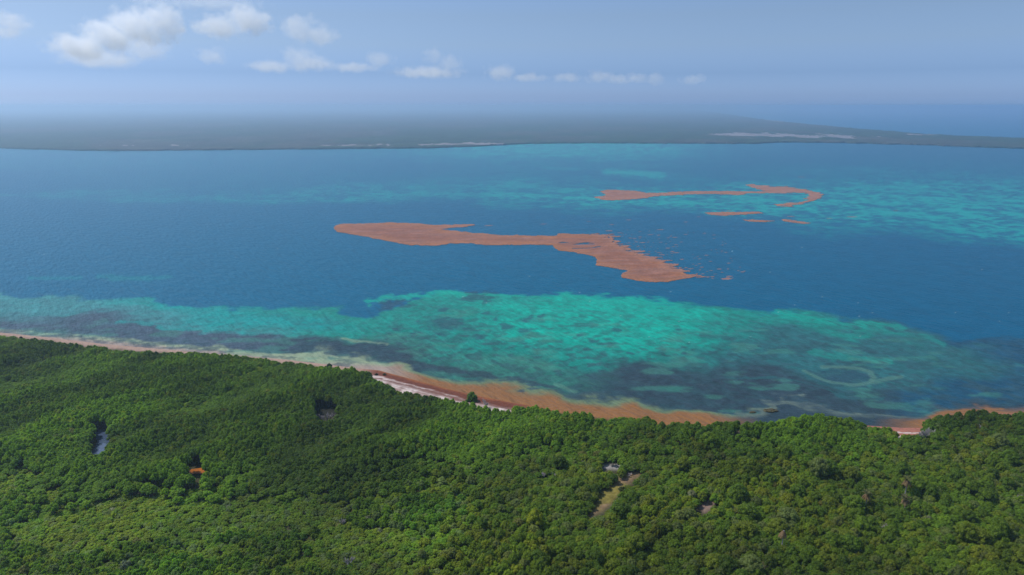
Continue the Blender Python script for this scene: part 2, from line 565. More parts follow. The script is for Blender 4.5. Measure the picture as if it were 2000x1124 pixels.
def build_land():
    pxs = np.concatenate([[-30000, -8000, -3000, -1400, -800], np.arange(-400, 2401, 3.0), [2800, 3500, 5500, 12000, 40000]])
    pys = np.concatenate([np.arange(600, 860, 1.0), np.arange(860, 1130, 3.0), [1160, 1250, 1500, 2200, 4000]])
    PX, PY = np.meshgrid(pxs, pys)
    qx = np.clip(PX, -400, 2400)
    X, Y = unproj(PX, PY, 0.0)
    k = inland(qx, PY)
    Z = land_z(qx, PY, X, Y)
    n1, n2 = fbm(X / 5, Y / 5, 4, 52), fbm(X / 1.5, Y / 1.5, 3, 53)
    soil = np.array([0.045, 0.045, 0.022])
    c = np.broadcast_to(soil, PX.shape + (3,)).copy() * (0.6 + 0.8 * n1[..., None])
    # beach: wet weed near the water, then wrack lines and pale sand
    kk = k + (n1 - 0.5) * 6
    sandc = srgb(214, 200, 196) * 0.72
    weed = lerp(srgb(150, 92, 56) * 0.75, srgb(112, 66, 52) * 0.7, sstep(-2, 6, kk)[..., None]) * (0.8 + 0.4 * n2[..., None])
    pink = lerp(srgb(168, 142, 128) * 0.75, np.array(C['O']), sstep(720, 1000, qx)[..., None])
    pink = lerp(pink, srgb(158, 106, 90) * 0.85, sstep(1450, 1540, qx)[..., None])
    openb = sstep(690, 740, qx) * (1 - sstep(1010, 1060, qx)) + sstep(1740, 1756, qx) * (1 - sstep(1806, 1815, qx))
    wr = 15 - 6 * sstep(1500, 1700, qx)
    lines = sstep(0.40, 0.62, vnoise(kk / 2.6 + n2 * 1.5, X / 40, 54))
    pat = sstep(0.40, 0.56, fbm(X / 9, Y / 9, 3, 57))
    pat = np.where(qx > 1700, 1.0, pat)
    up = np.clip(sstep(wr - 4, wr, kk) * (0.10 + 0.75 * lines * (0.35 + 0.65 * pat)) + 0.55 * sstep(17, 23, kk) * (0.4 + 0.6 * pat), 0, 1)
    bc = lerp(weed, np.broadcast_to(sandc, c.shape), up[..., None])
    bc = lerp(pink * (0.85 + 0.3 * n2[..., None]), bc, openb[..., None])
    weed_r = srgb(156, 104, 90) * 0.8 * (0.85 + 0.3 * n2[..., None])
    bc = np.where((qx > 1700)[..., None] & (up < 0.4)[..., None], weed_r, bc)
    far_b = np.where(openb > 0.3, 38, 7)
    beach_m = 1 - sstep(far_b - 4, far_b + 8, k + (n1 - .5) * 8)
    c = lerp(c, bc, beach_m[..., None])
    # clearings
    m = sstep(-10, 4, poly_sdf(qx, PY, HOLES['meadow']))
    gr = lerp(srgb(150, 140, 72), srgb(160, 134, 104), sstep(0.46, 0.7, n1)[..., None]) * (0.26 + 0.42 * n2[..., None])
    c = lerp(c, gr, m[..., None])
    m = sstep(-14, 2, poly_sdf(qx, PY, HOLES['dead_gap']))
    c = lerp(c, np.broadcast_to(np.array([.018, .019, .014]), c.shape), m[..., None])  # gap floor darkened, its shade put into the soil colour
    m = sstep(-8, 3, poly_sdf(qx, PY, HOLES['bare_patch']))
    c = lerp(c, np.broadcast_to(srgb(176, 150, 138) * 0.42, c.shape), m[..., None])
    m = sstep(-8, 2, poly_sdf(qx, PY, HOLES['white_sand']))
    c = lerp(c, np.broadcast_to(srgb(210, 205, 205) * 0.45, c.shape), m[..., None])
    V = np.stack([X, Y, Z], -1).reshape(-1, 3)
    F = grid_faces(len(pys), len(pxs))[:, ::-1].copy()
    kf = k.reshape(-1)[F].mean(1)
    CC = rgba(c).reshape(-1, 4)
    mat = mat_attr('ground', 0.95, 0.1, ((0.9, 0.75, 1.25),), (1.2, 0.6, 0.25))
    for nm, sel in (('beach', (kf > -14) & (kf <= 50)), ('ground', kf > 50)):
        v, f, cc = compact(V, F[sel], CC)
        tag(mesh_np(nm, v, f, [mat], {'Col': ('FLOAT_COLOR', cc)}), kind='structure')
    # still water in the mangrove
    for nm, key, colr, rough in (('pond', 'pond', srgb(84, 100, 130) * 0.55, 0.06), ('pond', 'orange_pond', srgb(200, 118, 30) * 0.5, 0.35)):  # blue-grey pond colour carries the reflected sky
        pts = HOLES[key]
        cx, cy = np.mean([p[0] for p in pts]), np.mean([p[1] for p in pts])
        pts = [(cx + (x - cx) * 1.35, cy + (y - cy) * 1.35 + 3) for x, y in pts]
        x, y = unproj([p[0] for p in pts], [p[1] for p in pts], 1.3)
        bm = bmesh.new()
        f = bm.faces.new([bm.verts.new((a, b, 1.3)) for a, b in zip(x, y)])
        if f.normal.z < 0:
            f.normal_flip()
        bmesh.ops.triangulate(bm, faces=bm.faces[:])
        me = bpy.data.meshes.new(nm)
        bm.to_mesh(me)
        me.materials.append(mat_plain('still_water_' + key, colr, rough, (0.6, 0.8, 1.2), 0.5))
        o = bpy.data.objects.new(nm, me)
        col.objects.link(o)
        tag(o, kind='structure')


build_land()

# ---------------------------------------------------------------- far shore
FAR_IN = [(-400, 288), (0, 290.5), (60, 292), (150, 295), (250, 295.5), (500, 293), (700, 291.5), (850, 290), (930, 287), (1000, 283), (1060, 281), (1200, 280.5),
          (1300, 281), (1480, 281.5), (1520, 279), (1650, 280), (1800, 284), (1900, 288), (2000, 291), (2400, 302)]
FAR_OUT = [(-400, 208.5), (1280, 208.5), (1350, 214), (1430, 225), (1480, 233), (1540, 240), (1600, 246), (1700, 255), (1800, 263), (1900, 268), (2000, 272), (2400, 288)]


def build_far():
    pxs = np.concatenate([[-40000, -9000, -2500, -1000], np.arange(-400, 2401, 2.5)])
    qx = np.clip(pxs, -400, 2400)
    fi = np.interp(qx, *zip(*FAR_IN)) + (fbm(pxs / 22, pxs * 0, 4, 61) - 0.5) * 1.4
    fo = np.interp(qx, *zip(*FAR_OUT)) + (fbm(pxs / 30, pxs * 0 + 9, 4, 62) - 0.5) * 1.0
    ts = np.concatenate([[0, 0.001], np.linspace(0.012, 0.90, 95), np.linspace(0.915, 0.995, 12), [1.0]])
    PX = np.broadcast_to(pxs, (len(ts), len(pxs))).copy()
    QX = np.clip(PX, -400, 2400)
    PY = lerp(fi[None], fo[None], ts[:, None])
    X, Y = unproj(PX, PY, 0.0)
    n1 = fbm(X / 45, Y / 45, 4, 63)
    n2 = fbm(X / 300, Y / 700, 4, 64)
    Z = 4.0 + (n1 - 0.5) * 5 + (fbm(X / 12, Y / 12, 2, 65) - .5) * 2.5
    edge = np.minimum(np.arange(len(ts)), len(ts) - 1 - np.arange(len(ts)))[:, None]
    Z = np.where(edge == 0, -0.3, Z)
    # pale salt flats
    st = fbm(X / 60, Y / 220, 5, 66)
    up = np.zeros_like(X)
    c1 = (1 - sstep(0, 1, np.abs(PY - (286.5 - 3.5 * sstep(700, 950, PX))) / 3.4)) * sstep(540, 640, PX) * (1 - sstep(985, 1010, PX))
    up = np.maximum(up, c1 * sstep(0.45, 0.55, st + 0.09 * sstep(800, 850, PX)))
    wedge = poly_sdf(PX, PY, [(1375, 262), (1430, 261), (1540, 264), (1640, 266), (1725, 271), (1640, 272), (1500, 268), (1380, 266)], 3.0)
    up = np.maximum(up, sstep(-2, 2, wedge + (fbm(X / 50, Y / 260, 5, 69) - 0.5) * 34))
    c3 = (1 - sstep(0, 1, np.abs(PY - 287) / 1.2)) * sstep(130, 200, PX) * (1 - sstep(380, 400, PX))
    up = np.maximum(up, c3 * sstep(0.5, 0.62, fbm(X / 40, Y / 200, 4, 67)))
    c4 = poly_sdf(PX, PY, [(1770, 263.4), (1830, 265), (1832, 266.4), (1772, 265.2)], 2.0)
    up = np.maximum(up, sstep(-1, 1, c4))
    c5 = poly_sdf(PX, PY, [(1490, 234.5), (1530, 239), (1530, 240.6), (1495, 236)], 2.0)
    up = np.maximum(up, sstep(-1, 1, c5))
    green = np.array([0.026, 0.046, 0.026])
    brown = np.array([0.046, 0.050, 0.038])
    c = lerp(green, brown, sstep(0.46, 0.60, 0.6 * n2 + 0.4 * fbm(X / 160, Y / 260, 4, 68))[..., None]) * (0.45 + 1.1 * n1[..., None])
    c = np.where(edge[..., None] <= 1, c * 0.9, c)  # outer rows darkened, the trees' shading at the edge put into the colour
    sand = np.broadcast_to(np.array([0.18, 0.165, 0.17]), c.shape)
    Z = np.where((up > 0.5) & (edge > 1), 2.2, Z)
    V = np.stack([X, Y, Z], -1).reshape(-1, 3)
    F = grid_faces(len(ts), len(pxs))
    upf = up.reshape(-1)[F].mean(1)
    cA = rgba(c).reshape(-1, 4)
    cB = rgba(sand * (0.7 + 0.6 * n1[..., None])).reshape(-1, 4)
    m1 = mat_attr('distant_scrub', 0.95, 0.05, ((0.02, 0.8, 1.2),))
    v, f, cc = compact(V, F[upf <= 0.5], cA)
    tag(mesh_np('coastal_forest', v, f, [m1], {'Col': ('FLOAT_COLOR', cc)}, smooth=False),
        'low hazy green forest covering the land beyond the lagoon', 'forest', kind='stuff')
    v, f, cc = compact(V, F[upf > 0.5], cB)
    tag(mesh_np('sand_flat', v, f, [m1], {'Col': ('FLOAT_COLOR', cc)}), kind='structure')


build_far()

# ---------------------------------------------------------------- sargassum mats
M_SARG = mat_attr('sargassum', 0.9, 0.15, ((0.10, 0.82, 1.2), (0.45, 0.75, 1.25)), (0.9, 0.8, 0.3))


def sheet_with_skirt(name, V, F, cc, mat):
    """Top faces plus a skirt down into the water, so the mat has an edge of its own."""
    V, F, cc = compact(V, F, cc)
    e = np.concatenate([F[:, [i, (i + 1) % 4]] for i in range(4)])
    key = np.sort(e, 1)
    u, idx, cnt = np.unique(key, axis=0, return_index=True, return_counts=True)
    be = e[idx[cnt == 1]]
    low = V.copy()
    low[:, 2] = -0.12
    n = len(V)
    sk = np.stack([be[:, 1], be[:, 0], be[:, 0] + n, be[:, 1] + n], -1)
    return mesh_np(name, np.concatenate([V, low]), np.concatenate([F, sk]), [mat], {'Col': ('FLOAT_COLOR', np.concatenate([cc, cc]))})


def sarg_mat(poly, label, dx, dy, ragged, gaps=None, pale=0.0, seed=0):
    xs, ys = [p[0] for p in poly], [p[1] for p in poly]
    pxs = np.arange(min(xs) - 12, max(xs) + 40, dx)
    pys = np.arange(min(ys) - 5, max(ys) + 5, dy)
    PX, PY = np.meshgrid(pxs, pys)
    X, Y = unproj(PX, PY, 0.0)
    rowm = (PY - 206.0) ** 2 / (F_PX * CAM_H)
    # wind-drawn streaks run along a slightly receding line
    a = R(8)
    u, v = X * math.cos(a) + Y * math.sin(a), -X * math.sin(a) + Y * math.cos(a)
    streak = fbm(u / 24, v / 4.4, 4, seed + 71)
    fine = fbm(X / 5, Y / 5, 4, seed + 72)
    sdf = poly_sdf(PX, PY, poly, 2.0)
    rg = ragged(PX, PY)
    f = sdf + (streak - 0.46) * 62 * rg + (fine - 0.5) * 5
    f = np.where((rg > 0.45) & (fine * 0.5 + fbm(u / 6, v / 1.6, 3, seed + 74) * 0.5 > 0.60), -1.0, f)
    if gaps is not None:
        f = np.minimum(f, gaps(PX, PY, streak, sdf))
    V = np.stack([X, Y, 0.10 + 0.14 * fine], -1).reshape(-1, 3)
    F = grid_faces(len(pys), len(pxs))[:, ::-1].copy()
    ff = f.reshape(-1)[F].mean(1)
    t = sstep(0, 26, sdf + (streak - .5) * 18)
    low = sstep(0.2, 0.8, (PY - min(ys)) / (max(ys) - min(ys)))
    c = lerp(np.array([.250, .100, .042]), np.array([.205, .080, .042]), t[..., None])
    c = lerp(c, np.broadcast_to(np.array([.235, .130, .108]), c.shape), np.clip(pale + 0.12 + 0.5 * rg + (streak - .5), 0, 1)[..., None])
    c = c * (0.78 + 0.34 * fbm(u / 20, v / 3, 3, seed + 73)[..., None])
    o = sheet_with_skirt('sargassum_mat', V, F[ff > 0], rgba(c).reshape(-1, 4), M_SARG)
    return tag(o, label, 'seaweed mat', 'sargassum mats floating on the lagoon')


BIG = [(652, 446), (656, 441), (668, 438), (700, 437), (760, 435.5), (810, 436.5), (850, 440), (893, 440), (930, 440), (890, 445), (852, 448),
       (880, 451), (930, 456), (980, 460), (1040, 461), (1086, 461), (1092, 457), (1115, 457.5), (1190, 459), (1202, 466), (1212, 471), (1205, 478),
       (1228, 480), (1242, 490), (1255, 498), (1290, 508), (1318, 515), (1300, 524), (1330, 528), (1345, 534), (1368, 539), (1330, 546), (1305, 551),
       (1272, 552), (1245, 549), (1215, 543), (1212, 538), (1226, 529), (1205, 525), (1163, 519), (1166, 508), (1162, 502), (1140, 496),
       (1090, 490), (1078, 480), (1040, 478), (960, 479.5), (920, 476.5), (880, 476), (855, 480), (800, 479.5), (770, 474), (700, 460), (658, 454)]


def big_gaps(PX, PY, streak, sdf):
    z = 1 - sstep(0.7, 1.1, np.hypot((PX - 1130) / 60, (PY - 480) / 14))
    z2 = 1 - sstep(0.7, 1.1, np.hypot((PX - 1275) / 45, (PY - 531) / 5))
    return 60 - (60 + 0 * sdf) * sstep(0.56, 0.60, streak) * np.clip(z * 1.0 + 0 * z2, 0, 1) - 1.0


sarg_mat(BIG, 'largest floating rusty brown seaweed mat, long and arrow shaped with ragged tail', 1.1, 0.5,
         lambda x, y: 0.05 + 0.75 * sstep(-48, 4, x - np.interp(y, [458, 466, 471, 480, 490, 498, 508, 515, 528, 534, 539, 546],
                                                                [1190, 1202, 1212, 1228, 1242, 1255, 1290, 1318, 1335, 1350, 1372, 1372])) * (x > 1140)
         + 0.35 * sstep(840, 900, x) * sstep(450, 444, y), big_gaps, 0.05, 1)
HOOK = [(1160, 386), (1175, 384), (1184, 381), (1172, 374), (1186, 371.5), (1240, 373), (1262, 377.5), (1300, 376.5), (1360, 374), (1420, 373.5), (1470, 374.5),
        (1492, 373), (1476, 369), (1456, 361.5), (1468, 360.5), (1490, 364), (1540, 366), (1570, 370), (1595, 376), (1608, 380), (1602, 388), (1588, 393),
        (1560, 399), (1545, 403.5), (1520, 403.5), (1508, 400), (1530, 398), (1560, 397), (1580, 391), (1572, 389), (1582, 385), (1580, 379),
        (1555, 375.5), (1500, 377.5), (1460, 378.5), (1440, 382), (1420, 380), (1380, 379), (1330, 381), (1290, 383), (1240, 389.5), (1200, 392), (1178, 391)]
sarg_mat(HOOK, 'long thin pinkish brown seaweed mat far out, curling into a hook', 1.0, 0.35,
         lambda x, y: 0.06 + 0.12 * sstep(1440, 1500, x), None, 0.35, 2)
sarg_mat([(1375, 416), (1395, 414.5), (1450, 415), (1485, 414.5), (1490, 417), (1460, 419), (1430, 421), (1410, 422), (1390, 420)],
         'spindle shaped brown seaweed mat just below the far hooked mat', 1.0, 0.35, lambda x, y: 0.05 + 0 * x, None, 0.3, 3)
sarg_mat([(1452, 429.5), (1480, 430), (1500, 431), (1513, 432), (1495, 434.5), (1465, 433.5)],
         'small flat brown seaweed mat, left one of a low pair', 0.8, 0.3, lambda x, y: 0.05 + 0 * x, None, 0.3, 4)
sarg_mat([(1524, 429.5), (1535, 428.5), (1560, 433), (1584, 436.5), (1570, 437.5), (1548, 435), (1530, 432)],
         'slanting slim brown seaweed mat, right one of a low pair', 0.8, 0.3, lambda x, y: 0.05 + 0 * x, None, 0.3, 5)


def clump_mesh(seed):
    r = np.random.default_rng(seed)
    n = 22
    an = np.linspace(0, 2 * np.pi, n, endpoint=False)
    rad = 0.7 + 0.3 * r.random(n)
    vs, fs = [], []
    for z, k in ((-0.08, 1.0), (0.06, 0.92), (0.13, 0.6)):
        for a_, q in zip(an, rad):
            vs.append((math.cos(a_) * q * k, math.sin(a_) * q * k * 0.8, z))
    vs.append((0, 0, 0.16))
    for L in range(2):
        for i in range(n):
            j = (i + 1) % n
            fs.append((L * n + i, L * n + j, (L + 1) * n + j, (L + 1) * n + i))
    for i in range(n):
        fs.append((2 * n + i, 2 * n + (i + 1) % n, 3 * n))
    me = bpy.data.meshes.new('sargassum_clump')
    me.from_pydata(vs, [], fs)
    at = me.attributes.new('Col', 'FLOAT_COLOR', 'POINT')
    cc = np.broadcast_to(np.append([.215, .12, .10], 1), (len(vs), 4))
    at.data.foreach_set('color', np.ascontiguousarray(cc, dtype=np.float32).ravel())
    me.materials.append(M_SARG)
    return me


CL = [clump_mesh(s) for s in range(5)]
clumps = [(955, 441, 11), (1062, 438, 8), (1195, 439, 7), (1228, 430, 8), (1150, 433, 5), (1290, 449, 10), (1270, 459, 7), (1255, 474, 8),
          (1292, 498, 7), (1419, 545, 13), (1665, 424, 13), (1620, 427, 7), (1545, 423, 10), (1565, 346, 8), (1424, 412, 6), (1340, 434, 6), (1318, 464, 7),
          (1322, 494, 7), (1240, 466, 5), (1380, 499, 5), (1388, 511, 5), (1405, 526, 6), (1425, 540, 8), (1210, 455, 6), (1750, 412, 6), (1365, 424, 5)]
for i in range(110):
    t = random.random()
    x = 1205 + 200 * random.random() ** 1.2 + 60 * t
    y = 452 + 92 * t
    edge = np.interp(y, [455, 470, 490, 510, 530, 545], [1200, 1212, 1245, 1300, 1345, 1370])
    if x < edge + 4:
        x = edge + 4 + random.random() * 60
    clumps.append((x, y + random.uniform(-3, 3), 1.6 + 4.6 * random.random() ** 2.2))
for i, (x, y, hw) in enumerate(clumps):
    X, Y = unproj(x, y, 0)
    o = bpy.data.objects.new('sargassum_clump', CL[i % 5])
    col.objects.link(o)
    o.location = (float(X), float(Y), 0)
    mpp = (math.hypot(X, Y)) / F_PX
    rx = hw * mpp
    o.scale = (rx, max(0.35 * rx, (0.5 + 0.4 * random.random()) * (0.6 + hw / 7 * 1.6)), 1)
    o.rotation_euler.z = R(random.uniform(2, 12))
    if i < 26:
        sz = 'larger' if hw >= 8 else 'small'
        where = ('beyond the hooked mat' if y < 360 else 'beside the far slim mats' if x > 1500 else 'off the arrow mat tip, isolated' if y > 535
                 else 'scattered above the big arrow shaped mat')
        tag(o, f'{sz} brown seaweed clump {where}', 'seaweed clump', f'{sz} seaweed clumps {where}')
    else:
        tag(o, 'tiny brown seaweed scrap trailing off the ragged tail of the big mat', 'seaweed clump', 'seaweed scraps trailing off the big mat')

# ---------------------------------------------------------------- vegetation meshes (crown radius 1)
def tube(vs, fs, p0, p1, r0, r1, k=6):
    p0, p1 = Vector(p0), Vector(p1)
    q = (p1 - p0).to_track_quat('Z', 'Y')
    b = len(vs)
    for p, r in ((p0, r0), (p1, r1)):
        for i in range(k):
            a = 2 * math.pi * i / k
            vs.append(tuple(p + q @ Vector((math.cos(a) * r, math.sin(a) * r, 0))))
    for i in range(k):
        j = (i + 1) % k
        fs.append((b + i, b + j, b + k + j, b + k + i))
    fs.append(tuple(b + k + i for i in range(k)))


def crown_mesh(name, seed, height, base, nl, leaves, leaf, squash=1.0):
    """Leaf clumps over several lobes round a dark core; trunk foot at the origin."""
    r = np.random.default_rng(seed)
    lobes = [(0, 0, base + (height - base) * 0.42, 0.62)]
    for i in range(nl):
        zf = min(max(1.0 - 1.05 * (i + 0.5 * r.random()) / nl, 0.0), 1.0)
        a = i * 2.39996 + r.random() * 0.9
        d = math.sqrt(1 - zf * zf) * (0.62 + 0.26 * r.random())
        rr = 0.20 + 0.16 * r.random()
        lobes.append((d * math.cos(a), d * math.sin(a), base + (height - base - rr * 0.7) * (0.22 + 0.78 * zf) + 0.16 * (r.random() - .5), rr))
    vs, fs = [], []
    ico = bmesh.new()
    bmesh.ops.create_icosphere(ico, subdivisions=2, radius=1)
    iv = [v.co.copy() for v in ico.verts]
    iF = [[v.index for v in f.verts] for f in ico.faces]
    ico.free()
    for (x, y, z, rr) in lobes:
        b = len(vs)
        for c in iv:
            q = rr * (0.80 + 0.16 * r.random())
            vs.append((x + c.x * q, y + c.y * q, z + c.z * q * squash))
        fs += [[b + i for i in f] for f in iF]
    L = np.array(lobes)
    pick = r.choice(len(L), leaves, p=L[:, 3] ** 2 / (L[:, 3] ** 2).sum())
    d = r.normal(size=(leaves, 3))
    d[:, 2] = np.abs(d[:, 2]) * 1.1 - 0.45 * r.random(leaves)
    d /= np.linalg.norm(d, axis=1)[:, None]
    pick[pick == 0] = 1
    P = L[pick, :3] + d * (L[pick, 3] * (0.82 + 0.42 * r.random(leaves)))[:, None] * [1, 1, squash]
    nrm = d * 0.8 + [0, 0, 0.55] + r.normal(size=(leaves, 3)) * 0.4
    for p, n_ in zip(P, nrm):
        n_ = Vector(n_).normalized()
        t = n_.orthogonal().normalized()
        bt = n_.cross(t)
        a = r.random() * 6.28
        t, bt = t * math.cos(a) + bt * math.sin(a), bt * math.cos(a) - t * math.sin(a)
        s = leaf * (0.6 + 0.8 * r.random())
        p = Vector(p)
        b = len(vs)
        vs += [tuple(p + t * s), tuple(p + bt * s * 0.6 + n_ * s * .15), tuple(p - t * s), tuple(p - bt * s * 0.6 + n_ * s * .15)]
        fs.append([b, b + 1, b + 2, b + 3])
    me = bpy.data.meshes.new(name)
    me.from_pydata(vs, [], fs)
    me.materials.append(M_LEAF)
    return me


def trunk_mesh(name, seed, height, base, stems=1, rad=0.07):
    r = random.Random(seed)
    vs, fs = [], []
    for s in range(stems):
        a = r.random() * 6.28
        p = Vector((math.cos(a) * 0.15 * (stems > 1), math.sin(a) * 0.15 * (stems > 1), -0.15))
        q = Vector((r.uniform(-.1, .1), r.uniform(-.1, .1), base * 1.1)) + p
        tube(vs, fs, p, q, rad, rad * 0.7)
        for i in range(4):
            a = 6.28 * (i + r.random() * 0.6) / 4
            e = q + Vector((math.cos(a) * 0.45, math.sin(a) * 0.45, (height - base) * r.uniform(.35, .6)))
            tube(vs, fs, q, e, rad * 0.6, rad * 0.25, 5)
    me = bpy.data.meshes.new(name)
    me.from_pydata(vs, [], fs)
    me.materials.append(M_BARK)
    return me


def dead_mesh(seed):
    """A bare bleached tree, height about 2.4 for radius 1."""
    r = random.Random(seed)
    vs, fs = [], []

    def grow(p, d, ln, rad, lev):
        e = p + d * ln
        tube(vs, fs, p, e, rad, rad * 0.65, 5)
        if lev == 0:
            return
        for i in range(4 if lev > 1 else 3):
            nd = (d + Vector((r.uniform(-1, 1), r.uniform(-1, 1), r.uniform(-.05, .7))) * 0.75).normalized()
            grow(p + d * ln * r.uniform(.55, 1.0), nd, ln * r.uniform(.5, .75), rad * 0.6, lev - 1)
    for s in range(3):
        grow(Vector((r.uniform(-.3, .3), r.uniform(-.3, .3), -0.1)), Vector((r.uniform(-.25, .25), r.uniform(-.25, .25), 1)).normalized(), 0.95, 0.12, 3)
    me = bpy.data.meshes.new('branches')
    me.from_pydata(vs, [], fs)
    me.materials.append(M_DEAD)
    return me


KIND = {
    # name: crown meshes, trunk mesh
    'mangrove_tree': ([crown_mesh('crown', 100 + i, 2.5, 1.3, 16, 520, 0.115, 0.9) for i in range(6)], trunk_mesh('trunk', 1, 2.5, 0.9, 3, 0.06)),
    'broadleaf_tree': ([crown_mesh('crown', 200 + i, 2.0, 0.7, 24, 1100, 0.085, 0.95) for i in range(6)], trunk_mesh('trunk', 2, 2.0, 0.8, 1, 0.08)),
    'bush': ([crown_mesh('crown', 400 + i, 1.35, -0.15, 22, 700, 0.10, 0.95) for i in range(5)], trunk_mesh('stem', 4, 1.3, 0.3, 3, 0.05)),
    'shrub': ([crown_mesh('crown', 300 + i, 1.45, 0.5, 13, 480, 0.125, 0.9) for i in range(5)], trunk_mesh('stem', 3, 1.45, 0.3, 3, 0.05)),
}

# ---------------------------------------------------------------- where the trees stand
def scatter_points(px0, px1, py0, py1, step, seed):
    r = np.random.default_rng(seed)
    x, y = unproj([px0, px1, px0, px1], [py0, py0, py1, py1], 0)
    gx = np.arange(x.min(), x.max(), step)
    gy = np.arange(y.min(), y.max(), step)
    X, Y = np.meshgrid(gx, gy)
    X = X + (np.arange(len(gy)) % 2)[:, None] * step / 2
    X, Y = X.ravel() + (r.random(X.size) - .5) * step * 0.9, Y.ravel() + (r.random(X.size) - .5) * step * 0.9
    qx, qy = proj(X, Y, 0)
    k = (qx > px0) & (qx < px1) & (qy > py0) & (qy < py1)
    return X[k], Y[k], qx[k], qy[k]


def pick_colour(n, zone_cols, weights, r):
    w_ = np.array(weights, float)
    i = r.choice(len(zone_cols), n, p=w_ / w_.sum())
    c = np.array(zone_cols)[i]
    c = c * 0.65 + c.mean(0) * 0.35
    return c * (0.86 + 0.28 * r.random((n, 1))), i


PAL = {'deep': (0.053, 0.106, 0.007), 'green': (0.076, 0.146, 0.008), 'fresh': (0.108, 0.180, 0.008), 'olive': (0.140, 0.172, 0.011),
       'lime': (0.150, 0.205, 0.007), 'grey': (0.122, 0.152, 0.050), 'brown': (0.130, 0.115, 0.036), 'yellow': (0.205, 0.205, 0.010),
       'lilac': (0.165, 0.155, 0.120)}
PN = list(PAL)
LOOK = {'deep': 'dark green', 'green': 'mid green', 'fresh': 'bright green', 'olive': 'olive green', 'lime': 'lime green', 'grey': 'grey green',
        'brown': 'brownish', 'yellow': 'yellow green', 'lilac': 'pale greyish'}


def zones(qx, qy, X, Y):
    """Weights of mangrove, broadleaf, shrub at a ground point."""
    wob = (fbm(X / 35, Y / 35, 4, 81) - 0.5) * 110
    line = np.interp(qx, [-400, 0, 400, 600, 800, 1000, 1300, 1700, 2000, 2400], [930, 940, 975, 960, 925, 900, 880, 862, 842, 835])
    mang = sstep(-55, 45, line - (qy + wob))
    ridge = sstep(0.50, 0.60, fbm(X / 40 + 3, Y / 20, 4, 82))
    left = sstep(1000, 780, qx)
    return mang, left, ridge


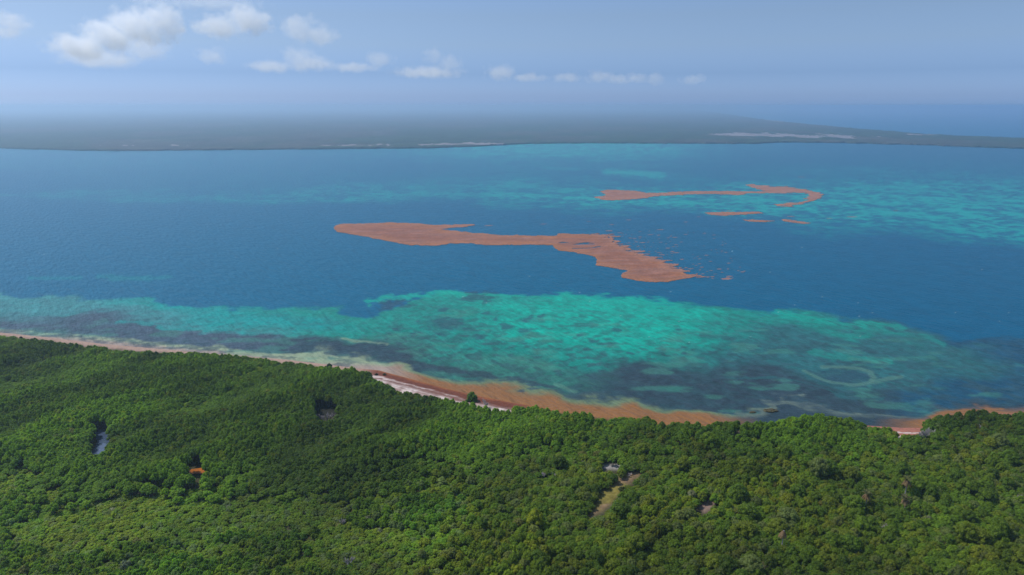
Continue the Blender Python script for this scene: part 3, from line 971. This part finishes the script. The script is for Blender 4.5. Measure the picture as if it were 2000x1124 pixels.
def forest():
    out_ = {k: [] for k in KIND}
    # 1) fine canopy everywhere, then 2) larger crowns in the lower right
    X, Y, qx, qy = scatter_points(-500, 2560, 600, 1260, 1.7, 91)
    r = np.random.default_rng(92)
    n = len(X)
    mang, left, ridge = zones(qx, qy, X, Y)
    u = r.random(n)
    is_m = u < mang
    ra, rb = X * math.sin(R(40)) + Y * math.cos(R(40)), X * math.cos(R(40)) - Y * math.sin(R(40))
    mound = fbm(ra / 40, rb / 15, 3, 83)
    patch = fbm(X / 22 + 9, Y / 22, 4, 84)
    tone = fbm(X / 60, Y / 60, 3, 85)
    # mangrove
    rad = 1.25 + 0.6 * r.random(n)
    zs = np.clip(0.76 + 2.7 * (0.6 * mound + 0.4 * fbm(X / 14, Y / 14, 3, 88) - 0.30), 0.6, 1.8) * 1.55 / rad * (0.95 + 0.1 * r.random(n))
    C1, i1 = pick_colour(n, [PAL[k] for k in PN], [1.6, 5.0, 1.8, 0.5, 0.05, 0.05, 0.01, 0.004, 0.0], r)
    zs = zs * (0.62 + 0.38 * sstep(0.3, 1.0, mang))
    # understorey shrubs on the left, mixed scrub on the right
    rad2 = np.where(left > r.random(n), 1.05 + 0.5 * r.random(n), 1.05 + 0.75 * r.random(n))
    rid = ridge > 0.5
    CA, iA = pick_colour(n, [PAL[k] for k in PN], [0.1, 0.9, 2.2, 3.0, 1.2, 0.9, 0.02, 0.004, 0.01], r)
    CB, iB = pick_colour(n, [PAL[k] for k in PN], [0.8, 3.0, 2.0, 2.0, 0.4, 1.0, 0.06, 0.012, 0.03], r)
    CD, iD = pick_colour(n, [PAL[k] for k in PN], [1.6, 3.4, 1.4, 1.2, 0.1, 0.8, 0.02, 0.0, 0.02], r)
    lf = left > r.random(n)
    C2 = np.where(lf[:, None], np.where(rid[:, None], CD, CA), CB)
    i2 = np.where(lf, np.where(rid, iD, iA), iB)
    zs2 = np.where(lf, np.where(rid, 1.35, 0.75), 0.9 + 1.0 * (patch - 0.3)) * (0.92 + 0.18 * r.random(n))
    warm = sstep(0.5, 0.65, patch)[:, None] * (~is_m)[:, None]
    col_ = np.where(is_m[:, None], C1 * 1.3, C2 * np.where(lf, 1.25, 1.08)[:, None] * np.where(lf[:, None], np.array([0.86, 1.0, 1.25]), 1.0))
    col_ = col_ * lerp(np.array([1.0, 1.0, 1.0]), np.array([1.12, 1.0, 0.95]), warm) * (0.58 + 0.84 * sstep(0.25, 0.75, 0.6 * tone + 0.4 * fbm(ra / 30, rb / 14, 3, 89))[:, None])
    idx = np.where(is_m, i1, i2)
    rad_ = np.where(is_m, rad, rad2)
    zs_ = np.where(is_m, zs, zs2)
    kind = np.where(is_m, 0, np.where(~lf & (r.random(n) < 0.5), 1, 2))
    # the lower right: big single crowns
    Xb, Yb, qxb, qyb = scatter_points(880, 2560, 820, 1260, 4.4, 93)
    pb = sstep(900, 1500, qxb) * sstep(830, 960, qyb) * 0.42
    kb = r.random(len(Xb)) < pb
    Xb, Yb, qxb, qyb = Xb[kb], Yb[kb], qxb[kb], qyb[kb]
    nb = len(Xb)
    Cb, ib = pick_colour(nb, [PAL[k] for k in PN], [1.2, 3.2, 2.0, 2.0, 0.4, 1.4, 0.10, 0.03, 0.04], r)
    X, Y = np.concatenate([X, Xb]), np.concatenate([Y, Yb])
    qx, qy = np.concatenate([qx, qxb]), np.concatenate([qy, qyb])
    rad_ = np.concatenate([rad_, 1.4 + 1.9 * r.random(nb) ** 2.2])
    zs_ = np.concatenate([zs_, 0.85 + 0.45 * r.random(nb)])
    col_ = np.concatenate([col_, Cb])
    idx = np.concatenate([idx, ib])
    kind = np.concatenate([kind, np.full(nb, 1)])
    hgt = np.array([2.5, 2.0, 1.45])[kind] * rad_ * zs_
    # keep off the shore and out of the clearings
    ok = np.ones(len(X), bool)
    tw = (fbm(X / 6, Y / 6, 3, 86) - 0.5) * 5
    for f_ in (1.0, 0.8):
        tx, ty = proj(X, Y, hgt * f_ + 0.9)
        ok &= ty + tw * 0.5 > np.interp(tx, TX, TY)
    ok &= inland(qx, qy) > 1
    for nm, pts in HOLES.items():
        for f_ in (0.0, 0.5, 1.0):
            tx, ty = proj(X, Y, hgt * f_ + 0.9)
            s = poly_sdf(tx, ty, pts)
            ok &= s < -rad_ * {'dead_gap': 1.3, 'pond': 2.1, 'orange_pond': 3.6}.get(nm, 2.2)
    keep = np.where(ok)[0]
    X, Y, qx, qy, rad_, zs_, col_, idx, kind, hgt = (a[keep] for a in (X, Y, qx, qy, rad_, zs_, col_, idx, kind, hgt))
    Z = land_z(np.clip(qx, -400, 2400), qy, X, Y) - 0.05
    rot = r.random(len(X)) * 6.283
    vi = r.integers(0, 5, len(X))
    return X, Y, Z, qx, qy, rad_, zs_, col_, idx, kind, rot, vi, hgt


def gn_scatter(name, pts, vi, rot, scl, cc, crowns, trunk):
    o = mesh_np(name, pts, [], None, {'vi': ('INT', vi), 'rt': ('FLOAT_VECTOR', rot), 'sv': ('FLOAT_VECTOR', scl), 'leaf_colour': ('FLOAT_COLOR', cc)}, smooth=False)
    ng = bpy.data.node_groups.new(name + '_planting', 'GeometryNodeTree')
    ng.interface.new_socket('Geometry', in_out='INPUT', socket_type='NodeSocketGeometry')
    ng.interface.new_socket('Geometry', in_out='OUTPUT', socket_type='NodeSocketGeometry')
    n, l = ng.nodes.new, ng.links.new
    gi, go = n('NodeGroupInput'), n('NodeGroupOutput')
    fj = n('GeometryNodeJoinGeometry')

    def named(nm, t):
        a = n('GeometryNodeInputNamedAttribute')
        a.data_type = t
        a.inputs['Name'].default_value = nm
        return a.outputs['Attribute']
    for srcs in (crowns, [trunk]):
        j = n('GeometryNodeJoinGeometry')
        for c in srcs:
            oi = n('GeometryNodeObjectInfo')
            oi.transform_space = 'ORIGINAL'
            oi.inputs['Object'].default_value = c
            oi.inputs['As Instance'].default_value = True
            l(oi.outputs['Geometry'], j.inputs[0])
        ip = n('GeometryNodeInstanceOnPoints')
        l(gi.outputs[0], ip.inputs['Points'])
        l(j.outputs[0], ip.inputs['Instance'])
        if len(srcs) > 1:
            ip.inputs['Pick Instance'].default_value = True
            l(named('vi', 'INT'), ip.inputs['Instance Index'])
        e2r = n('FunctionNodeEulerToRotation')
        l(named('rt', 'FLOAT_VECTOR'), e2r.inputs[0])
        l(e2r.outputs[0], ip.inputs['Rotation'])
        l(named('sv', 'FLOAT_VECTOR'), ip.inputs['Scale'])
        l(ip.outputs[0], fj.inputs[0])
    l(fj.outputs[0], go.inputs[0])
    md = o.modifiers.new('planting', 'NODES')
    md.node_group = ng
    return o


def tree_obj(name, crown_me, trunk_me, loc, scale, rz, colr, label, cat, group=None, part='crown'):
    t = bpy.data.objects.new(name, None)
    col.objects.link(t)
    t.location, t.rotation_euler, t.scale = loc, (0, 0, rz), scale
    tag(t, label, cat, group)
    kids = []
    for nm, me in ((part, crown_me), (trunk_me.name.split('.')[0], trunk_me)):
        c = bpy.data.objects.new(nm, me)
        col.objects.link(c)
        c.parent = t
        c['leaf_colour'] = [float(v) for v in colr]
        kids.append(c)
    return t, kids


X, Y, Z, QX, QY, RAD, ZS, LC, LI, KD, ROT, VI, HG = forest()
KN = ['mangrove_tree', 'broadleaf_tree', 'shrub']
STUFF = [('mangrove_forest', 'dense dark green mangrove canopy filling the land behind the beach', 'mangrove forest'),
         ('mixed_wood', 'mixed olive and grey green wood massed in the lower right', 'wood'),
         ('shrub_thicket', 'low bright olive shrub thicket spread over the lower left and middle', 'thicket')]
for ki, kn in enumerate(KN):
    crowns, trunk = KIND[kn]
    m = np.where(KD == ki)[0]
    tx, ty = proj(X[m], Y[m], Z[m] + HG[m] * 0.8)
    inside = (tx > 4) & (tx < 1996) & (ty > 4) & (ty < 1112)
    size = RAD[m] * np.sqrt(ZS[m]) / np.hypot(Y[m], np.hypot(X[m], 110)) * np.where(inside, 1, 0)
    order = np.argsort(-size)
    big, rest = m[order[:300]], m[order[300:]]
    src = {}
    cat = {'mangrove_tree': 'mangrove', 'broadleaf_tree': 'tree', 'shrub': 'shrub'}[kn]
    for i in big:
        v = int(VI[i]) % len(crowns)
        look = LOOK[PN[LI[i]]]
        size_w = 'tall' if ZS[i] > 1.15 else 'low' if ZS[i] < 0.8 else 'rounded'
        a, b = QX[i], QY[i]
        place = ('near the two still ponds' if a < 480 and b < 960 else
                 'around the grassy clearing' if 1100 < a < 1320 and b < 1040 else
                 'near the small bare patch' if 1320 <= a < 1480 and b < 1040 else
                 'towards the small brown cove' if a > 1600 and b < 960 else
                 'in the lower left corner thicket' if a < 500 else
                 'in the lower right corner wood' if a > 1600 else
                 'along the bottom edge, left of centre' if a < 1000 else
                 'along the bottom edge, right of centre')
        noun = {'mangrove_tree': 'mangrove tree', 'broadleaf_tree': 'broadleaf tree', 'shrub': 'shrub'}[kn]
        t, kids = tree_obj(kn, crowns[v], trunk, (X[i], Y[i], Z[i]), (RAD[i], RAD[i], RAD[i] * ZS[i]), ROT[i], LC[i],
                           f'{size_w} {look} {noun} {place}', cat, f'{size_w} {look} {noun}s {place}')
        src.setdefault(v, kids)
    sc_, nm = [src[v][0] for v in sorted(src)], STUFF[ki]
    k = len(rest)
    g = gn_scatter(nm[0], np.stack([X[rest], Y[rest], Z[rest]], -1), VI[rest] % len(sc_), np.stack([np.zeros(k), np.zeros(k), ROT[rest]], -1),
                   np.stack([RAD[rest], RAD[rest], RAD[rest] * ZS[rest]], -1), rgba(LC[rest]), sc_, src[sorted(src)[0]][1])
    tag(g, nm[1], nm[2], kind='stuff')
    print(kn, len(m), k)

# ---------------------------------------------------------------- single plants the photo shows
def at(px, py, z=0.0):
    x, y = unproj(px, py, z)
    return float(x), float(y)


def lone(kn, v, px, py, rad, zs, colr, label, cat, z=0.6, name=None, group=None):
    x, y = at(px, py, z)
    crowns, trunk = KIND[kn]
    return tree_obj(name or kn, crowns[v], trunk, (x, y, z), (rad, rad, rad * zs), random.random() * 6, colr, label, cat, group)


lone('bush', 0, 922, 783, 2.7, 1.0, (0.06, 0.135, 0.014), 'lone round green bush standing on the open beach', 'bush', 0.5, 'bush')
lone('bush', 1, 643, 719, 1.5, 1.0, (0.02, 0.045, 0.014), 'small dark bush at the treeline of the pink beach strip', 'bush', 0.3, 'bush')
lone('bush', 2, 735, 733, 0.9, 0.7, (0.05, 0.05, 0.02), 'dry brown bush on wrack at the head of the beach', 'bush', 0.3, 'bush')
lone('bush', 3, 751, 733, 0.9, 0.7, (0.06, 0.055, 0.02), 'dry brown bush in rotting weed, seaward of its twin', 'bush', 0.2, 'bush')
lone('bush', 4, 41, 661, 0.8, 0.9, (0.02, 0.04, 0.015), 'tiny dark bush on the far left beach, nearer the picture edge', 'bush', 0.3, 'bush')
lone('bush', 0, 68, 664, 0.9, 0.9, (0.02, 0.04, 0.015), 'tiny dark bush on the far left beach, farther from the edge', 'bush', 0.3, 'bush')
lone('broadleaf_tree', 1, 1046, 1038, 2.5, 1.35, (0.21, 0.25, 0.008), 'single vivid yellow green tree left of the grassy clearing', 'tree', 0.9)
lone('broadleaf_tree', 2, 1932, 880, 2.4, 1.0, (0.17, 0.21, 0.010), 'yellow green tree above the woods at the right, past the cove', 'tree', 0.9)
lone('shrub', 3, 1216, 962, 1.4, 0.9, (0.06, 0.08, 0.02), 'low olive shrub dividing the grassy clearing in two', 'shrub', 0.8)
for px, py, rad, lb in ((1470, 806, 0.8, 'smaller weedy rock awash off the mangrove point'), (1505, 803, 1.6, 'larger weedy rock awash off the mangrove point')):
    vs, fs = [], []
    ico = bmesh.new()
    bmesh.ops.create_icosphere(ico, subdivisions=3, radius=1)
    for v in ico.verts:
        k = 0.7 + 0.6 * float(fbm(np.array([v.co.x * 2 + px]), np.array([v.co.y * 2 + v.co.z * 3]), 3, 5)[0])
        v.co = Vector((v.co.x * k * rad * 1.8, v.co.y * k * rad, v.co.z * k * rad * 0.6))
    me = bpy.data.meshes.new('rock')
    ico.to_mesh(me)
    ico.free()
    me.materials.append(M_ROCK)
    o = bpy.data.objects.new('rock', me)
    col.objects.link(o)
    o.location = (*at(px, py), 0.05)
    tag(o, lb, 'rock')

DM = [dead_mesh(s) for s in range(5)]
DEAD = [(1795, 868, 2.2, 2.6), (1812, 868, 2.6, 2.8), (1803, 874, 1.8, 2.2), (1912, 850, 1.8, 2.4), (618, 822, 1.5, 2.4), (630, 826, 1.6, 2.2), (641, 824, 1.7, 2.4), (652, 820, 1.5, 2.2),
        (1104, 922, 1.5, 2.2), (1145, 912, 1.5, 2.0), (1060, 938, 1.6, 2.0), (1080, 934, 1.4, 2.0), (735, 752, 1.4, 1.5), (760, 764, 1.5, 1.4), (872, 788, 1.3, 1.5),
        (950, 796, 1.6, 1.8), (946, 789, 1.3, 1.5), (1010, 804, 1.3, 1.4), (1560, 1100, 1.4, 2.2), (1720, 1040, 1.6, 2.2), (670, 1030, 1.4, 2.4), (680, 1110, 1.5, 2.4),
        (1875, 900, 1.5, 2.2), (1840, 895, 1.5, 2.0), (1670, 945, 1.4, 2.0), (1590, 945, 1.4, 1.8), (1230, 930, 1.2, 1.0), (196, 1108, 1.3, 2.0), (1260, 905, 1.3, 2.0),
        (720, 758, 1.3, 1.5), (748, 757, 1.2, 1.3), (1510, 945, 1.3, 2.0), (1990, 985, 1.5, 2.4)]
for i, (px, py, rad, zs) in enumerate(DEAD):
    x, y = at(px, py, 0.8)
    o = bpy.data.objects.new('dead_tree', DM[i % 5])
    col.objects.link(o)
    o.location = (x, y, 0.7)
    o.scale = (rad, rad, rad * zs / 2.0)
    o.rotation_euler.z = random.random() * 6
    if i < 3:
        lb = 'bare grey dead tree in the clump beside the brown cove'
    elif 4 <= i < 8:
        lb = 'bare pale dead trunk in the dark mangrove gap, upper left'
    elif py < 810:
        lb = 'leafless grey shrub at the edge of the sandy beach'
    elif px < 1300 and py < 940 and px > 1000:
        lb = 'bare grey tree among scrub above the grassy clearing'
    elif px > 1450:
        lb = 'bare grey tree standing among green crowns at the right'
    else:
        lb = 'bare pale tree sticking out of the lower left thicket'
    tag(o, lb, 'dead tree', lb.replace('tree', 'trees', 1))


def palm(px, py, h, colr, label, dead=False):
    x, y = at(px, py, 0.8)
    t = bpy.data.objects.new('palm_tree', None)
    col.objects.link(t)
    t.location = (x, y, 0.7)
    tag(t, label, 'palm tree')
    vs, fs = [], []
    tube(vs, fs, (0, 0, -0.2), (0.15, 0, h * 0.5), 0.2, 0.16, 8)
    tube(vs, fs, (0.15, 0, h * 0.5), (0.2, 0.05, h), 0.16, 0.14, 8)
    me = bpy.data.meshes.new('trunk')
    me.from_pydata(vs, [], fs)
    me.materials.append(M_DEAD)
    o = bpy.data.objects.new('trunk', me)
    col.objects.link(o)
    o.parent = t
    r = random.Random(int(px))
    for nm, n_, drop, c in (('fronds', 16, 0.5, colr), ('dead_skirt', 14, 2.2, (0.22, 0.15, 0.08))):
        if dead and nm == 'fronds':
            continue
        vs, fs = [], []
        for i in range(n_):
            a = 6.283 * (i + r.random() * 0.5) / n_
            L = r.uniform(1.3, 1.9)
            el = r.uniform(0.1, 0.9) if nm == 'fronds' else r.uniform(-0.9, -0.3)
            pr = None
            for k in range(5):
                s = k / 4
                q = Vector((math.cos(a) * L * s * math.cos(el), math.sin(a) * L * s * math.cos(el), h + L * s * math.sin(el) - drop * 0.5 * s * s))
                sd_ = Vector((-math.sin(a), math.cos(a), 0)) * (0.34 * math.sin(math.pi * (0.12 + 0.8 * s)))
                b = len(vs)
                vs += [tuple(q - sd_ - Vector((0, 0, .1))), tuple(q), tuple(q + sd_ - Vector((0, 0, .1)))]
                if pr is not None:
                    fs += [(pr, pr + 1, b + 1, b), (pr + 1, pr + 2, b + 2, b + 1)]
                pr = b
        me = bpy.data.meshes.new(nm)
        me.from_pydata(vs, [], fs)
        me.materials.append(M_LEAF)
        o = bpy.data.objects.new(nm, me)
        col.objects.link(o)
        o.parent = t
        o['leaf_colour'] = list(map(float, c))


palm(1765, 978, 7.5, (0.10, 0.11, 0.03), 'palm with brown skirt and tufted top, highest of those in the right wood')
palm(1688, 1000, 6.5, (0.11, 0.12, 0.04), 'palm with drooping brown fronds in the scrub left of centre of the right wood')
palm(1763, 1010, 6.5, (0.10, 0.10, 0.04), 'short tan palm below the skirted palm in the right wood')
palm(1524, 1086, 8.0, (0.2, 0.16, 0.1), 'dead palm with pale bare trunk and hanging brown thatch near the bottom edge', True)

# ---------------------------------------------------------------- clouds
def cloud(name, balls, dens, label, seed, group=None, nscale=1.6, dist=9000.0):
    """balls: (px, py, rx_px, ry_px) in the photo, set at one real distance; the shape is a real volume."""
    def pos(px, py):
        a, b = (px - 1000) / F_PX, (562 - py) / F_PX
        d = Vector((a, CP + b * SP, -SP + b * CP)).normalized()
        return Vector((0, 0, CAM_H)) + d * dist, dist / F_PX
    cs = []
    for px, py, rx, ry in balls:
        p, s = pos(px, py)
        cs.append((p, rx * s, ry * s))
    org = sum((c[0] for c in cs), Vector()) / len(cs)
    S = max(max((c[0] - org).length + c[1] for c in cs), 1.0)
    bm = bmesh.new()
    for p, rx, rz in cs:
        bmesh.ops.create_icosphere(bm, subdivisions=2, radius=1.0, matrix=Matrix.Translation((p - org) / S) @ Matrix.Diagonal((rx / S, rx / S, rz / S, 1)))
    h = bmesh.ops.convex_hull(bm, input=bm.verts[:])
    bmesh.ops.delete(bm, geom=list({g for g in h['geom_interior'] + h['geom_unused'] if isinstance(g, bmesh.types.BMVert)}), context='VERTS')
    me = bpy.data.meshes.new(name)
    bm.to_mesh(me)
    bm.free()
    m = bpy.data.materials.new('cloud_vapour')
    m.cycles.volume_step_rate = 0.35
    m.use_nodes = True
    nt = m.node_tree
    nt.nodes.clear()
    n, l = nt.nodes.new, nt.links.new
    tcn = n('ShaderNodeTexCoord')
    acc = None
    for p, rx, rz in cs:
        q = (p - org) / S
        v1 = n('ShaderNodeVectorMath')
        v1.operation = 'SUBTRACT'
        l(tcn.outputs['Object'], v1.inputs[0])
        v1.inputs[1].default_value = q
        v2 = n('ShaderNodeVectorMath')
        v2.operation = 'DIVIDE'
        l(v1.outputs[0], v2.inputs[0])
        v2.inputs[1].default_value = (rx / S, rx / S, rz / S)
        v3 = n('ShaderNodeVectorMath')
        v3.operation = 'LENGTH'
        l(v2.outputs[0], v3.inputs[0])
        o_ = v3.outputs['Value']
        if acc is None:
            acc = o_
        else:
            mi = n('ShaderNodeMath')
            mi.operation = 'SMOOTH_MIN'
            l(acc, mi.inputs[0])
            l(o_, mi.inputs[1])
            mi.inputs[2].default_value = 0.15
            acc = mi.outputs[0]
    fall = map_range(nt, acc, 0.0, 1.0, 1.0, 0.0)
    mp = n('ShaderNodeMapping')
    mp.inputs['Location'].default_value = (seed * 3.7, seed * 1.3, 0)
    l(tcn.outputs['Object'], mp.inputs[0])
    nz = n('ShaderNodeTexNoise')
    nz.inputs['Scale'].default_value = nscale * S / (250 * dist / 9000)
    nz.inputs['Detail'].default_value = 6
    nz.inputs['Roughness'].default_value = 0.66
    l(mp.outputs[0], nz.inputs['Vector'])
    ad = n('ShaderNodeMath')
    ad.operation = 'MULTIPLY_ADD'
    l(nz.outputs['Fac'], ad.inputs[0])
    ad.inputs[1].default_value = 2.3
    fo_ = map_range(nt, fall, 0.0, 0.8, -0.18, 0.66)
    l(fo_, ad.inputs[2])
    dn = map_range(nt, ad.outputs[0], 1.27, 1.62, 0.0, dens * 1.5)
    pv = n('ShaderNodeVolumePrincipled')
    pv.inputs['Color'].default_value = (0.92, 0.96, 1.0, 1)
    pv.inputs['Anisotropy'].default_value = 0.3
    l(dn, pv.inputs['Density'])
    ou = n('ShaderNodeOutputMaterial')
    l(pv.outputs[0], ou.inputs['Volume'])
    me.materials.append(m)
    o = bpy.data.objects.new(name, me)
    col.objects.link(o)
    o.location = org
    o.scale = (S, S, S)
    tag(o, label, 'cloud', group)
    return o


CLOUDS = [
    ([(160, 90, 66, 26), (210, 73, 60, 36), (266, 52, 66, 40), (318, 42, 50, 42)], .0034, 'largest white cumulus cloud, slanting up to the right', 9000),
    ([(280, 98, 56, 28), (200, 116, 84, 20)], .0011, 'thin ragged cloud hanging below the largest cumulus', 9500),
    ([(428, 53, 54, 26), (484, 42, 54, 36)], .0028, 'second white cumulus, flat based, right of the largest', 9000),
    ([(585, 54, 46, 34), (625, 68, 44, 24)], .0015, 'softer fading cumulus, third along from the largest', 9500),
    ([(22, 45, 38, 22), (14, 62, 40, 17)], .0018, 'small white cloud at the left edge of the sky', 9000),
    ([(413, 108, 34, 20)], .0010, 'small puff of cloud under the second cumulus', 12000),
    ([(580, 110, 40, 24), (605, 124, 62, 20), (530, 130, 56, 16)], .0009, 'low cloud with a knobbed top, left in the horizon row', 13000),
    ([(742, 116, 38, 20), (690, 132, 62, 12)], .0009, 'low white puff in the horizon row, left of the middle tall puffs', 13000),
    ([(845, 108, 28, 26), (880, 124, 32, 22), (835, 142, 90, 15)], .0008, 'tall thin towering puffs in the middle of the horizon row', 13000),
    ([(980, 142, 44, 21), (1030, 152, 50, 11)], .0008, 'low puff in the horizon row just right of the tall puffs', 14000),
    ([(1105, 152, 40, 14)], .0007, 'faint short puff between longer clouds in the horizon row', 15000),
    ([(1170, 150, 36, 17), (1205, 155, 40, 13)], .0008, 'low double puff towards the right of the horizon row', 15000),
    ([(1245, 152, 32, 13), (1280, 154, 28, 16)], .0008, 'low ragged puff second from the right in the horizon row', 15000),
    ([(1355, 156, 34, 13)], .0007, 'last small puff at the right end of the horizon row', 15000),
    ([(410, 4, 120, 12), (300, 0, 60, 12)], .0006, 'thin veil of cloud along the top edge above the second cumulus', 9000),
]
for i, (balls, dens, lb, dist) in enumerate(CLOUDS):
    cloud('cloud', balls, dens, lb, i + 1, 'cumulus clouds over the horizon', 1.6 if i < 5 else 2.0, dist)

# ---------------------------------------------------------------- haze
HB = 70000.0
vs = [(x, y, z) for z in (-1.5, 124.0) for (x, y) in ((-HB, -3000), (HB, -3000), (HB, HB), (-HB, HB))]
fs = [(3, 2, 1, 0), (4, 5, 6, 7), (0, 1, 5, 4), (1, 2, 6, 5), (2, 3, 7, 6), (3, 0, 4, 7)]
me = bpy.data.meshes.new('haze')
me.from_pydata(vs, [], fs)
hm = bpy.data.materials.new('sea_haze')
hm.use_nodes = True
nt = hm.node_tree
nt.nodes.clear()
pv = nt.nodes.new('ShaderNodeVolumePrincipled')
pv.inputs['Color'].default_value = (0.59, 0.79, 1.0, 1)

pv.inputs['Density'].default_value = 0.00022
pv.inputs['Anisotropy'].default_value = 0.58
ou = nt.nodes.new('ShaderNodeOutputMaterial')
nt.links.new(pv.outputs[0], ou.inputs['Volume'])
me.materials.append(hm)
o = bpy.data.objects.new('haze', me)
col.objects.link(o)
tag(o, kind='stuff')
